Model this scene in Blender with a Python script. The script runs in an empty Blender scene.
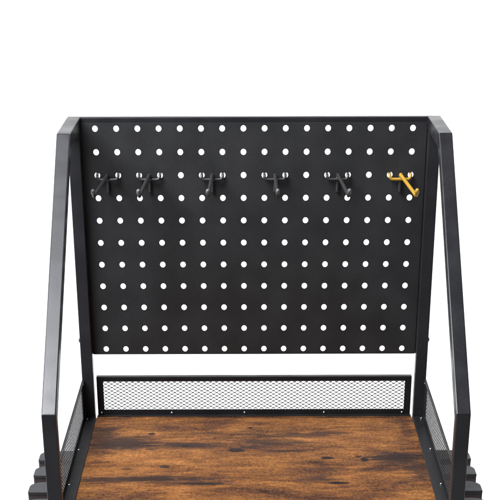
import bpy, bmesh, math, random
from mathutils import Vector, Matrix
random.seed(7)
IN = 0.0254                      # everything below is written in inches, built in metres
scene = bpy.context.scene
COL = scene.collection

# ------------------------------------------------------------------ camera
CAM = (-0.3922, -84.3511, 11.3275)
PITCH, YAW, ROLL, FPX, PPY = 0.6148, -0.0014, 0.0022, 1599.9, 964.0

def cam_dir(X, U):
    c, s = math.cos(ROLL), math.sin(ROLL); X, U, F = c*X + s*U, -s*X + c*U, (0 if (X, U) != (0, 0) else 1)
    c, s = math.cos(PITCH), math.sin(PITCH); y, z = F*c + U*s, -F*s + U*c
    c, s = math.cos(YAW), math.sin(YAW)
    return Vector((c*X - s*y, s*X + c*y, z))

cd = bpy.data.cameras.new('camera')
cam = bpy.data.objects.new('camera', cd); COL.objects.link(cam)
r_, u_, f_ = cam_dir(1, 0), cam_dir(0, 1), cam_dir(0, 0)
m = Matrix((r_, u_, -f_)).transposed().to_4x4()
m.translation = Vector(CAM)*IN
cam.matrix_world = m
cd.sensor_fit = 'HORIZONTAL'; cd.sensor_width = 36.0
cd.lens = FPX/500*36.0
cd.shift_y = (PPY - 250)/500      # the photograph is the upper part of a taller exposure
cd.clip_start = 0.05; cd.clip_end = 100
scene.camera = cam

# ------------------------------------------------------------------ studio light
world = bpy.data.worlds.new('World'); scene.world = world; world.use_nodes = True
world.node_tree.nodes['Background'].inputs[0].default_value = (0.93, 0.95, 1.0, 1)
world.node_tree.nodes['Background'].inputs[1].default_value = 0.12

def area(name, loc, target, sx, sy, watts, col=(1, 1, 1), spread=180):
    l = bpy.data.lights.new(name, 'AREA'); l.shape = 'RECTANGLE'
    l.size, l.size_y = sx*IN, sy*IN; l.energy = watts; l.color = col; l.spread = math.radians(spread)
    o = bpy.data.objects.new(name, l); COL.objects.link(o)
    o.location = Vector(loc)*IN
    o.rotation_euler = (Vector(target) - Vector(loc)).to_track_quat('-Z', 'Y').to_euler()
    return o
area('overhead_softbox', (-33, -20, 42), (-6, -11, -8), 34, 46, 83, (0.94, 0.96, 1.0))
area('front_softbox', (-46, -70, 46), (0, -6, -9), 34, 34, 12.5, (0.97, 0.98, 1.0))
area('backdrop_lamp', (-62, 48, 92), (-24, 108, -26), 60, 30, 31, (1, 1, 1), 104)
area('backdrop_lamp', (62, 48, 92), (24, 108, -26), 60, 30, 31, (1, 1, 1), 104)

scene.view_settings.view_transform = 'Standard'
scene.view_settings.look = 'None'
scene.view_settings.exposure = 0; scene.view_settings.gamma = 1
scene.render.engine = 'CYCLES'
scene.cycles.max_bounces = 10
try: scene.cycles.use_denoising = True
except Exception: pass

# ------------------------------------------------------------------ materials
def mat(name):
    M = bpy.data.materials.new(name); M.use_nodes = True
    nt = M.node_tree
    return M, nt, nt.nodes['Principled BSDF']

class G:
    """tiny node-graph helper"""
    def __init__(s, nt): s.nt = nt
    def n(s, t, **k):
        o = s.nt.nodes.new(t)
        for a, b in k.items(): setattr(o, a, b)
        return o
    def put(s, sock, v):
        if hasattr(v, 'is_output'): s.nt.links.new(v, sock)
        else: sock.default_value = v
    def math(s, op, a, b=0.0, c=0.0, clamp=False):
        o = s.n('ShaderNodeMath', operation=op, use_clamp=clamp)
        for i, v in enumerate((a, b, c)): s.put(o.inputs[i], v)
        return o.outputs[0]
    def coord(s, sc):
        t = s.n('ShaderNodeTexCoord'); mp = s.n('ShaderNodeMapping')
        s.nt.links.new(t.outputs['Object'], mp.inputs[0])
        mp.inputs['Scale'].default_value = tuple(v/IN for v in sc)
        return mp.outputs[0]
    def noise(s, sc, scale=1.0, detail=4, rough=0.5, dist=0.0):
        o = s.n('ShaderNodeTexNoise'); s.nt.links.new(s.coord(sc), o.inputs['Vector'])
        o.inputs['Scale'].default_value = scale; o.inputs['Detail'].default_value = detail
        o.inputs['Roughness'].default_value = rough; o.inputs['Distortion'].default_value = dist
        return o.outputs[0]
    def ramp(s, v, stops):
        o = s.n('ShaderNodeValToRGB'); s.put(o.inputs[0], v)
        e = o.color_ramp.elements
        while len(e) < len(stops): e.new(0.5)
        for q, (p, c) in zip(e, stops):
            q.position = p; q.color = (*c, 1) if isinstance(c, tuple) else (c, c, c, 1)
        return o.outputs[0]
    def rng(s, v, a, b, c=0.0, d=1.0, smooth=True):
        o = s.n('ShaderNodeMapRange'); o.interpolation_type = 'SMOOTHSTEP' if smooth else 'LINEAR'
        for i, x in enumerate((v, a, b, c, d)): s.put(o.inputs[i], x)
        return o.outputs[0]
    def mix(s, f, a, b, mode='MIX'):
        o = s.n('ShaderNodeMix', data_type='RGBA', blend_type=mode)
        s.put(o.inputs[0], f); s.put(o.inputs[6], a if hasattr(a, 'is_output') else (*a, 1)); s.put(o.inputs[7], b if hasattr(b, 'is_output') else (*b, 1))
        return o.outputs[2]
    def bump(s, h, strength, dist):
        o = s.n('ShaderNodeBump'); s.put(o.inputs['Height'], h)
        o.inputs['Strength'].default_value = strength; o.inputs['Distance'].default_value = dist*IN
        return o.outputs[0]

def coated(name, base, rough, grain=26, bump=0.35, speck=0.35, spec=0.5):
    M, nt, b = mat(name); g = G(nt)
    fine = g.noise((1, 1, 1), grain, 3, 0.6)
    wide = g.noise((1, 1, 1), 0.6, 3, 0.5)
    v = g.math('ADD', g.math('MULTIPLY', g.math('SUBTRACT', fine, 0.5), speck*2), g.math('MULTIPLY', g.math('SUBTRACT', wide, 0.5), 0.5))
    k = g.math('ADD', 1.0, v, clamp=False)
    col = g.n('ShaderNodeVectorMath', operation='SCALE'); col.inputs[0].default_value = base
    nt.links.new(k, col.inputs['Scale'])
    nt.links.new(col.outputs[0], b.inputs['Base Color'])
    nt.links.new(g.rng(wide, 0.3, 0.7, rough - 0.05, rough + 0.06), b.inputs['Roughness'])
    nt.links.new(g.bump(fine, bump, 0.02), b.inputs['Normal'])
    b.inputs['Specular IOR Level'].default_value = spec
    return M

M_BLACK = coated('black_powder_coat', (0.0135, 0.0138, 0.0152), 0.50, 20, 0.2, 1.1)
M_TUBE = coated('black_tube_coat', (0.013, 0.013, 0.0155), 0.34, 20, 0.09, 0.8)
M_GUARD = coated('flat_black_guard_coat', (0.009, 0.009, 0.010), 0.45, 16, 0.15, 0.6, 0.3)
M_MESH = coated('black_mesh_coat', (0.012, 0.012, 0.013), 0.5, 30, 0.2)
M_RUBBER = coated('charcoal_plastic', (0.016, 0.016, 0.018), 0.55, 22, 0.3)
M_FACE = coated('brown_grey_plastic', (0.055, 0.036, 0.034), 0.5, 20, 0.3)
M_HOOK = coated('dark_hook_coat', (0.022, 0.021, 0.022), 0.36, 30, 0.2)
M_TIP = coated('grey_vinyl_tip', (0.10, 0.10, 0.105), 0.42, 30, 0.1)
M_GOLD = coated('mustard_yellow_paint', (0.36, 0.205, 0.018), 0.48, 26, 0.15, 0.12)

M_SCREW, nt, b = mat('bright_screw_steel')
b.inputs['Base Color'].default_value = (0.55, 0.55, 0.57, 1); b.inputs['Metallic'].default_value = 1.0
b.inputs['Roughness'].default_value = 0.32

M_WHITE, nt, b = mat('white_paper_sweep'); g = G(nt)
nt.links.new(g.ramp(g.noise((1, 1, 1), 0.03, 2), [(0.3, 0.90), (0.7, 0.93)]), b.inputs['Base Color'])
b.inputs['Roughness'].default_value = 0.9; b.inputs['Specular IOR Level'].default_value = 0.1

def wood():
    M, nt, b = mat('rustic_brown_wood'); g = G(nt)
    tc = g.n('ShaderNodeTexCoord'); sp = g.n('ShaderNodeSeparateXYZ')
    sc = g.n('ShaderNodeVectorMath', operation='SCALE'); nt.links.new(tc.outputs['Object'], sc.inputs[0]); sc.inputs['Scale'].default_value = 1/IN
    nt.links.new(sc.outputs[0], sp.inputs[0]); X, Y = sp.outputs[0], sp.outputs[1]
    patch = g.noise((0.20, 0.46, 1), 1.0, 6, 0.66, 0.8)
    streak = g.noise((0.36, 1.6, 1), 1.0, 7, 0.72, 1.4)
    fine = g.noise((1.2, 17, 1), 1.0, 5, 0.75, 0.4)
    crack = g.noise((0.55, 9.0, 1), 1.0, 4, 0.6, 1.2)
    saw = g.noise((9.0, 4.5, 1), 1.0, 4, 0.7)
    pore = g.noise((3.2, 9.0, 1), 1.0, 5, 0.75, 0.6)
    t = g.math('ADD', g.math('MULTIPLY', patch, 0.48), g.math('MULTIPLY', streak, 0.26))
    t = g.math('ADD', t, g.math('MULTIPLY', fine, 0.22))
    t = g.math('SUBTRACT', g.math('ADD', t, g.math('MULTIPLY', saw, 0.27)), 0.108)
    col = g.ramp(t, [(0.375, (0.014, 0.007, 0.006)), (0.45, (0.075, 0.029, 0.013)), (0.53, (0.180, 0.071, 0.019)),
                     (0.61, (0.315, 0.128, 0.036)), (0.72, (0.46, 0.22, 0.078))])
    # warm orange areas against greyer, smoked ones
    tone = g.noise((0.22, 0.5, 1), 1.0, 3, 0.5)
    col = g.mix(g.rng(tone, 0.44, 0.66, 0.0, 0.42), col, g.mix(1.0, col, (0.62, 0.56, 0.62), 'MULTIPLY'))
    # smoked streaks and knots with a place of their own on this board
    wob = g.math('SUBTRACT', streak, 0.5); wob2 = g.math('SUBTRACT', pore, 0.5)
    spots = [(-6.5, -4.7, 1.9, 1.15, 0.80), (-7.6, -4.2, 0.9, 2.2, 0.7), (-3.3, -4.95, 1.7, 0.42, 0.70), (-0.9, -5.85, 0.5, 0.36, 0.85),
             (-0.2, -2.25, 0.16, 0.26, 0.8), (-3.4, -5.15, 0.32, 0.3, 0.85), (-5.15, -3.2, 0.22, 0.24, 0.85), (3.5, -7.05, 0.36, 0.26, 0.97),
             (3.9, -10.7, 0.62, 0.22, 0.97), (5.3, -7.3, 0.28, 0.42, 0.95), (5.0, -6.9, 0.2, 0.2, 0.8), (6.9, -7.1, 1.7, 0.75, 0.85),
             (-5.0, -10.1, 3.0, 0.42, 0.80), (-2.2, -10.75, 1.5, 0.24, 0.85), (0.9, -4.6, 2.0, 0.42, 0.6), (0.0, -5.3, 0.8, 0.3, 0.55),
             (2.4, -3.5, 1.6, 0.42, 0.62), (3.7, -3.1, 1.2, 0.3, 0.62), (1.4, -6.0, 1.1, 0.2, 0.7), (-7.0, -10.2, 1.4, 0.5, 0.7), (7.6, -1.2, 0.9, 0.32, 0.5),
             (2.9, -10.0, 0.8, 0.5, 0.55), (7.4, -4.6, 0.6, 0.8, 0.35), (-6.1, -8.6, 0.35, 0.25, 0.6), (-4.3, -8.3, 0.3, 0.3, 0.75),
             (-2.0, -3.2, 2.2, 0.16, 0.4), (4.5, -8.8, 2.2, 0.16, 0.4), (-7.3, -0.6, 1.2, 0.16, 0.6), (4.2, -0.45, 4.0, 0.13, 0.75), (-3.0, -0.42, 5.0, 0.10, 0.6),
             (7.9, -8.8, 0.8, 1.4, 0.7), (7.7, -2.6, 0.35, 1.6, 0.5), (6.0, -14.0, 3.0, 0.5, 0.7), (-4.0, -14.5, 2.0, 0.4, 0.7)]
    dark = None
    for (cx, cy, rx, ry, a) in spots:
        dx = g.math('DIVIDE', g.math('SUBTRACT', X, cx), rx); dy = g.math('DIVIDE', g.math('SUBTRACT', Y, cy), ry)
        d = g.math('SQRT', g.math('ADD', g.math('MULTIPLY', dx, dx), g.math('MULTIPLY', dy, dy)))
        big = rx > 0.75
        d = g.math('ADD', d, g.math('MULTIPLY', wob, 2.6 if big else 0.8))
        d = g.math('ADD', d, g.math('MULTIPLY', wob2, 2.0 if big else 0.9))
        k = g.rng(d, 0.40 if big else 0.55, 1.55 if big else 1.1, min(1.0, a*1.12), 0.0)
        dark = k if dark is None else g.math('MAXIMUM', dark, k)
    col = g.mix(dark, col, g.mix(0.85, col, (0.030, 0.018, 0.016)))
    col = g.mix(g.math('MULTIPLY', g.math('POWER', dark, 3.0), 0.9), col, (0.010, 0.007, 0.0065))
    col = g.mix(g.rng(pore, 0.55, 0.68, 0.0, 0.55), col, (0.03, 0.014, 0.009))      # open pores and cracks
    col = g.mix(g.rng(g.math('ABSOLUTE', g.math('SUBTRACT', crack, 0.56)), 0.0, 0.02, 0.8, 0.0), col, (0.022, 0.011, 0.008))      # long thin dark grain lines
    nt.links.new(col, b.inputs['Base Color'])
    nt.links.new(g.rng(fine, 0.3, 0.7, 0.52, 0.64), b.inputs['Roughness'])
    b.inputs['Specular IOR Level'].default_value = 0.09
    nt.links.new(g.bump(g.math('ADD', fine, pore), 0.3, 0.02), b.inputs['Normal'])
    return M
M_WOOD = wood()

# ------------------------------------------------------------------ mesh helpers (inches in, metres out)
def obj(name, bm, material, parent=None, smooth=None):
    me = bpy.data.meshes.new(name)
    bmesh.ops.recalc_face_normals(bm, faces=bm.faces)
    bmesh.ops.scale(bm, vec=(IN, IN, IN), verts=bm.verts)
    bm.to_mesh(me); bm.free()
    me.materials.append(material)
    if smooth is not None:
        for p in me.polygons: p.use_smooth = True
        try: me.set_sharp_from_angle(angle=math.radians(smooth))
        except Exception: pass
    o = bpy.data.objects.new(name, me); COL.objects.link(o)
    if parent: o.parent = parent
    return o

def empty(name, loc, label, cat, group=None):
    o = bpy.data.objects.new(name, None); COL.objects.link(o); o.empty_display_size = 0.02
    o.location = Vector(loc)*IN
    o['label'] = label; o['category'] = cat
    if group: o['group'] = group
    return o

def bevel(bm, faces, w, seg=2):
    if w <= 0: return
    es = list({e for f in faces for e in f.edges if len(e.link_faces) == 2 and e.calc_face_angle(0) > 0.3})
    bmesh.ops.bevel(bm, geom=es, offset=w, segments=seg, profile=0.5, affect='EDGES')

def add_prism(bm, pts, axis, a, b, bev=0.0):
    """polygon pts in the plane across `axis`, from a to b along it"""
    def P(p, t):
        if axis == 'x': return (t, p[0], p[1])
        if axis == 'y': return (p[0], t, p[1])
        return (p[0], p[1], t)
    lo = [bm.verts.new(P(p, a)) for p in pts]; hi = [bm.verts.new(P(p, b)) for p in pts]
    n = len(pts); fs = [bm.faces.new(lo), bm.faces.new(hi[::-1])]
    for i in range(n): fs.append(bm.faces.new((lo[i], hi[i], hi[(i+1) % n], lo[(i+1) % n])))
    bmesh.ops.recalc_face_normals(bm, faces=fs)
    bevel(bm, fs, bev)

def add_box(bm, x0, x1, y0, y1, z0, z1, bev=0.0):
    x0, x1 = min(x0, x1), max(x0, x1)
    add_prism(bm, [(x0, y0), (x1, y0), (x1, y1), (x0, y1)], 'z', z0, z1, bev)

def smooth_path(pts, n=6):
    P = [Vector(p) for p in pts]; P = [P[0]*2 - P[1]] + P + [P[-1]*2 - P[-2]]
    out = []
    for i in range(1, len(P) - 2):
        a, b_, c, d = P[i-1:i+3]
        for k in range(n):
            t = k/n
            out.append(0.5*((2*b_) + (c - a)*t + (2*a - 5*b_ + 4*c - d)*t*t + (3*b_ - a - 3*c + d)*t**3))
    out.append(P[-2]); return out

def add_tube(bm, pts, r, seg=12, round_end=True):
    P = [Vector(p) for p in pts]; R = [r]*len(P) if not hasattr(r, '__len__') else list(r)
    if round_end:                                   # domed ends
        for end in (0, 1):
            if end: P.reverse(); R.reverse()
            d = (P[0] - P[1]).normalized(); rr = R[0]
            P = [P[0] + d*rr*0.95, P[0] + d*rr*0.7] + P; R = [rr*0.3, rr*0.72] + R
            if end: P.reverse(); R.reverse()
    rings = []; up = None
    for i, p in enumerate(P):
        t = (P[min(i+1, len(P)-1)] - P[max(i-1, 0)]).normalized()
        if up is None:
            up = Vector((0, 0, 1)) if abs(t.z) < 0.9 else Vector((1, 0, 0))
        up = (up - t*up.dot(t)).normalized(); s = t.cross(up)
        rings.append([bm.verts.new(p + (up*math.cos(a) + s*math.sin(a))*R[i]) for a in (2*math.pi*k/seg for k in range(seg))])
    for A, B in zip(rings, rings[1:]):
        for k in range(seg): bm.faces.new((A[k], A[(k+1) % seg], B[(k+1) % seg], B[k]))
    bm.faces.new(rings[0][::-1]); bm.faces.new(rings[-1])

def screw_bm(loc, normal, r=0.085):
    """domed screw head with a cross recess, lying on a surface"""
    bm = bmesh.new(); seg = 20
    prof = [(r, 0), (r, 0.02), (r*0.86, 0.045), (r*0.5, 0.062)]
    rings = [[bm.verts.new((q*math.cos(2*math.pi*k/seg), q*math.sin(2*math.pi*k/seg), h)) for k in range(seg)] for q, h in prof]
    for A, B in zip(rings, rings[1:]):
        for k in range(seg): bm.faces.new((A[k], A[(k+1) % seg], B[(k+1) % seg], B[k]))
    inner = [bm.verts.new((r*0.34*math.cos(2*math.pi*k/seg)*(1 if k % 5 else 1.3), r*0.34*math.sin(2*math.pi*k/seg)*(1 if k % 5 else 1.3), 0.035)) for k in range(seg)]
    for k in range(seg): bm.faces.new((rings[-1][k], rings[-1][(k+1) % seg], inner[(k+1) % seg], inner[k]))
    bm.faces.new(inner)
    q = Vector((0, 0, 1)).rotation_difference(Vector(normal))
    bmesh.ops.transform(bm, matrix=Matrix.Translation(loc) @ q.to_matrix().to_4x4(), verts=bm.verts)
    return bm

def expanded_mesh_bm(u0, u1, v0, v1, place, pitch=0.31, row=0.17, wire=0.027, thick=0.035, tilt=0.012):
    """expanded-metal sheet between u0..u1 and v0..v1: zigzag strands that meet at long knuckles"""
    bm = bmesh.new(); rows = round((v1 - v0)/(row/2)); h = (v1 - v0)/rows
    n = round((u1 - u0)/(pitch/2)); p = (u1 - u0)/n
    knuck = 0.22*p
    for k in range(rows):
        mid = v0 + h*(k + 0.5); amp = h/2 - wire/2 + 0.003*0
        line = []
        for i in range(n + 1):
            v = mid + amp*(1 if (i + k) % 2 else -1); u = u0 + p*i
            if i > 0: line.append((u - knuck, v))
            if i < n: line.append((u + knuck, v))
        w = wire/2; tw = thick/2
        quads = []
        for (u, v) in line:
            lean = tilt*(1 if v > mid else -1)
            quads.append([bm.verts.new(place(u, v + a, b_ + lean)) for a, b_ in ((-w, -tw), (w, -tw), (w, tw), (-w, tw))])
        for A, B in zip(quads, quads[1:]):
            for q in range(4): bm.faces.new((A[q], A[(q+1) % 4], B[(q+1) % 4], B[q]))
        bm.faces.new(quads[0][::-1]); bm.faces.new(quads[-1])
    return bm

# ------------------------------------------------------------------ the setting: a white paper sweep
FLOOR = -47.0
def sweep():
    bm = bmesh.new(); prof = [(-170, FLOOR), (-60, FLOOR), (40, FLOOR)]
    cy, cz, R = 60, FLOOR + 50, 50
    for k in range(0, 19): a = math.radians(-90 + 5*k); prof.append((cy + R*math.cos(a), cz + R*math.sin(a)))
    prof += [(110, 75)]
    L = [bm.verts.new((-230, y, z)) for y, z in prof]; Rr = [bm.verts.new((230, y, z)) for y, z in prof]
    for i in range(len(prof) - 1): bm.faces.new((L[i], Rr[i], Rr[i+1], L[i+1]))
    return bm
bd = obj('backdrop', sweep(), M_WHITE, None, 30)
bd['kind'] = 'structure'

# ------------------------------------------------------------------ the workbench
TOP = -13.31                       # table surface
XO, XI = 8.786, 8.185              # outer and inner face of the side frames
bench = empty('workbench', (0, 0, FLOOR),
              'black steel workbench top with a white dotted pegboard above a rustic brown table', 'workbench')
def part(name, bm, m_, parent=None, smooth=None):
    o = obj(name, bm, m_, None, smooth)
    par = parent or bench
    o.parent = par
    if par is bench: o.location = (0, 0, -FLOOR*IN)
    return o

# pegboard: 16 x 11 round holes, one inch apart
def pegboard_bm():
    bm = bmesh.new(); S = 32; r = 0.135; yf, yb = 0.0, 0.05
    for c in range(16):
        for w in range(11):
            cx, cz = c - 7.5, -float(w)
            xl = -0.5 if c else -0.662; xr = 0.5 if c < 15 else 0.662
            zt = 0.5 if w else 0.245; zb = -0.5 if w < 10 else -0.262
            rings = []
            for y in (yf, yb):
                out, inn = [], []
                for k in range(S):
                    a = 2*math.pi*k/S; ca, sa = math.cos(a), math.sin(a); q = max(abs(ca), abs(sa))
                    sx, sz = ca/q, sa/q
                    out.append(bm.verts.new((cx + (xr*sx if sx > 0 else -xl*sx), y, cz + (zt*sz if sz > 0 else -zb*sz))))
                    inn.append(bm.verts.new((cx + r*ca, y, cz + r*sa)))
                rings.append((out, inn))
                for k in range(S): bm.faces.new((out[k], out[(k+1) % S], inn[(k+1) % S], inn[k]))
            A, B = rings[0][1], rings[1][1]
            for k in range(S): bm.faces.new((A[k], A[(k+1) % S], B[(k+1) % S], B[k]))
    bmesh.ops.remove_doubles(bm, verts=bm.verts, dist=1e-4)
    # close the outer rim
    rim = [e for e in bm.edges if len(e.link_faces) == 1]
    front = [e for e in rim if abs(e.verts[0].co.y) < 1e-5 and abs(e.verts[1].co.y) < 1e-5]
    back = {}
    for v in {v for e in rim for v in e.verts}:
        if v.co.y > 0.01: back[(round(v.co.x, 3), round(v.co.z, 3))] = v
    for e in front:
        a, b_ = e.verts
        bm.faces.new((a, b_, back[(round(b_.co.x, 3), round(b_.co.z, 3))], back[(round(a.co.x, 3), round(a.co.z, 3))]))
    # folded-back lips
    for s in (-1, 1): add_box(bm, s*8.200, s*8.12, 0.052, 0.15, -10.25, 0.24)
    add_box(bm, -8.14, 8.14, 0.052, 0.30, -10.260, -10.215)
    return bm
part('pegboard', pegboard_bm(), M_BLACK)

bm = bmesh.new(); add_box(bm, -8.45, 8.45, 0.156, 0.50, 0.19, 0.46, 0.04)
part('cross_rail', bm, M_TUBE)

# side frames: post at the back, bent arm over the top and down to the front
def offset(poly, d):
    out = []
    for i, p in enumerate(poly):
        p = Vector(p)
        if i == 0: n = Vector((poly[1][1] - poly[0][1], -(poly[1][0] - poly[0][0]))).normalized(); out.append(tuple(p + n*d*-1)); continue
        if i == len(poly) - 1: n = Vector((poly[i][1] - poly[i-1][1], -(poly[i][0] - poly[i-1][0]))).normalized(); out.append(tuple(p + n*d*-1)); continue
        t1 = (p - Vector(poly[i-1])).normalized(); t2 = (Vector(poly[i+1]) - p).normalized()
        n1 = Vector((-t1.y, t1.x)); n2 = Vector((-t2.y, t2.x)); mm = (n1 + n2).normalized()
        out.append(tuple(p + mm*(d/mm.dot(n1))))
    return out
OUT = [(0.15, 0.50), (-5.12, 0.50), (-18.0, -8.03), (-18.0, FLOOR)]
INN = offset(OUT, 0.60)
for s in (-1, 1):
    bm = bmesh.new()
    add_prism(bm, OUT + INN[::-1], 'x', min(s*XI, s*XO), max(s*XI, s*XO), 0.045)
    part('bent_arm', bm, M_TUBE)
    bm = bmesh.new(); add_box(bm, s*8.202, s*(XO - 0.004), -0.45, 0.146, FLOOR, -0.04, 0.045)
    post = part('back_post', bm, M_TUBE)
    bm = screw_bm((s*XO, -0.1, -9.55), (s, 0, 0), 0.12); add_tube(bm, [(s*(XO + 0.02), -0.1, -9.55), (s*(XO + 0.07), -0.1, -9.55)], 0.085, 6, False)
    part('bolt', bm, M_BLACK, post)

# tabletop with the back corners notched round the posts
bm = bmesh.new()
add_prism(bm, [(-8.80, -17.36), (8.80, -17.36), (8.80, -0.47), (8.14, -0.47), (8.14, 0.14), (-8.14, 0.14), (-8.14, -0.47), (-8.80, -0.47)], 'z', TOP - 0.62, TOP, 0.02)
part('tabletop', bm, M_WOOD, smooth=None)
for s in (-1, 1):
    bm = bmesh.new(); add_box(bm, s*8.19, s*8.78, -17.38, -0.46, TOP - 1.25, TOP - 0.63, 0.04)
    part('table_rail', bm, M_TUBE)

# mesh guard at the back
bm = bmesh.new(); zt, zb = -11.375, TOP + 0.006
FX = 8.09
add_box(bm, -FX, FX, -0.02, 0.04, zt - 0.235, zt, 0.018)                         # top bar
add_box(bm, -FX, FX, 0.042, 0.34, zt - 0.055, zt, 0.018)                         # its folded lip
add_box(bm, -FX, FX, -0.02, 0.04, zb, zb + 0.285, 0.018)                         # bottom bar
add_box(bm, -FX, FX, -0.29, -0.022, zb, zb + 0.035, 0.012)                       # foot lying on the table
for s in (-1, 1): add_box(bm, s*FX, s*(FX - 0.34), -0.018, 0.038, zb + 0.287, zt - 0.237, 0.0)
guard = part('back_mesh_guard', bm, M_GUARD)
part('wire_mesh', expanded_mesh_bm(-FX + 0.30, FX - 0.30, zb + 0.25, zt - 0.20, lambda u, v, t: (u, 0.062 + t, v)), M_MESH, guard, None)
for x in (-7.9, -4.26, -0.49, 3.63, 7.67):
    part('screw', screw_bm((x, -0.02, -13.18), (0, -1, 0), 0.06), M_SCREW, guard)

# mesh guards along the sides
for s in (-1, 1):
    bm = bmesh.new(); x0, x1 = s*8.73, s*8.79; zt, zb = -11.40, TOP + 0.006; ya, yb_ = -17.34, -0.475
    add_box(bm, x0, x1, ya, yb_, zt - 0.24, zt, 0.018)
    add_box(bm, s*8.66, s*8.728, ya, yb_, zt - 0.045, zt, 0.014)
    add_box(bm, x0, x1, ya, yb_, zb, zb + 0.22, 0.018)
    add_box(bm, s*8.170, s*8.728, ya, yb_, zb, zb + 0.045, 0.014)
    for y0, y1 in ((yb_ - 0.80, yb_), (ya, ya + 0.5)):
        add_box(bm, s*8.732, s*8.788, y0, y1, zb + 0.222, zt - 0.242)
    sg = part('side_mesh_guard', bm, M_GUARD)
    part('wire_mesh', expanded_mesh_bm(ya + 0.45, yb_ - 0.75, zb + 0.19, zt - 0.21, lambda u, v, t, s=s: (s*(8.748 + t), u, v), 0.33, 0.19, 0.030, 0.015, 0.0), M_MESH, sg, None)
    for y in (-0.9, -5.95, -11.1, -16.2):
        part('screw', screw_bm((s*8.60, y, zb + 0.045), (0, 0, 1), 0.06), M_SCREW, sg)
    part('screw', screw_bm((s*8.73, -0.78, -11.52), (-s, 0, 0), 0.06), M_SCREW, sg)

# plastic slot blocks sticking out of the table's sides
def block_plan(s, y0, y1):
    p = [(8.80, y0), (10.40, y0), (10.45, y0 + 0.05)]
    R = 0.62; c = (10.45 - R, y1 - R)
    for k in range(7): a = math.radians(90*k/6); p.append((c[0] + R*math.cos(a), c[1] + R*math.sin(a)))
    p.append((8.80, y1))
    return [(s*x, y) for x, y in p]
for s in (-1, 1):
    bm = bmesh.new(); add_box(bm, s*8.795, s*9.05, -17.3, -5.6, TOP - 1.2, TOP - 0.25, 0.03)
    rack = part('side_rack', bm, M_RUBBER)
    for yc in (-6.55, -8.82, -11.15, -13.45, -15.75):
        bm = bmesh.new(); add_prism(bm, block_plan(s, yc - 0.70, yc + 0.70), 'z', TOP - 0.14, TOP, 0.035)
        part('slot_block', bm, M_RUBBER, rack)
        bm = bmesh.new(); add_prism(bm, block_plan(s, yc - 0.64, yc + 0.66), 'z', TOP - 1.1, TOP - 0.142, 0.02)
        part('block_face', bm, M_FACE, rack)

# ------------------------------------------------------------------ peg hooks
def make_hook(label, m_):
    h = empty('peg_hook', (0, 0, -2.0), label, 'hook', 'hooks hanging in the pegboard')
    bm = bmesh.new()
    half = [(-0.5, 0.30, 0.10), (-0.5, 0.12, 0.02), (-0.5, -0.06, 0.0), (-0.495, -0.13, -0.06), (-0.44, -0.145, -0.14), (-0.33, -0.15, -0.17)]
    path = half + [(0, -0.15, -0.17)] + [(-x, y, z) for x, y, z in half[::-1]]
    add_tube(bm, smooth_path(path, 5), 0.068, 12)
    obj('prong_bar', bm, m_, h, 60)
    bm = bmesh.new(); add_tube(bm, smooth_path([(0, -0.10, -0.70), (0, -0.085, -0.45), (0, -0.085, -0.10)], 4), 0.082, 12)
    obj('support_leg', bm, M_HOOK, h, 60)
    bm = bmesh.new()
    path = [(0, -0.10, -0.02), (0, -0.20, 0.035), (0, -0.42, 0.02), (0, -2.5, -0.02), (0, -4.7, -0.06), (0, -4.92, -0.07), (0, -5.09, -0.01), (0, -5.22, 0.11)]
    add_tube(bm, smooth_path(path, 5), 0.082, 14)
    rod = obj('rod', bm, m_, h, 60)
    bm = bmesh.new(); add_tube(bm, [(0, -5.20, 0.092), (0, -5.25, 0.14), (0, -5.29, 0.18)], 0.10, 14)
    obj('rod_tip', bm, M_TIP if m_ is not M_GOLD else m_, rod, 60)
    return h
def copy_tree(o, parent=None):
    c = o.copy(); COL.objects.link(c)
    if parent: c.parent = parent
    for ch in list(o.children): copy_tree(ch, c)
    return c
HOOKS = [(-7.0, -0.055, 'leftmost black peg hook, its long rod slanting toward the left post'),
         (-5.0, -0.045, 'black peg hook second from the left post, beside the leftmost one'),
         (-2.0, -0.020, 'black peg hook third from left, standing alone left of centre'),
         (1.0, 0.010, 'black peg hook fourth from left, rod pointing almost straight down right of centre'),
         (4.0, 0.055, 'black peg hook just left of the yellow hook, rod slanting right')]
first = None
for x, yaw, lab in HOOKS:
    h = make_hook(lab, M_HOOK) if first is None else copy_tree(first)
    first = first or h
    h.location = Vector((x, 0, -2.0))*IN; h['label'] = lab
    for ch in h.children:
        if ch.name.split('.')[0] == 'rod': ch.rotation_euler = (0, 0, yaw)
gold = make_hook('mustard yellow peg hook beside the right post, the only coloured one', M_GOLD)
gold.location = Vector((7.0, 0, -2.0))*IN
for ch in gold.children:
    if ch.name.split('.')[0] == 'rod': ch.rotation_euler = (0, 0, 0.065)
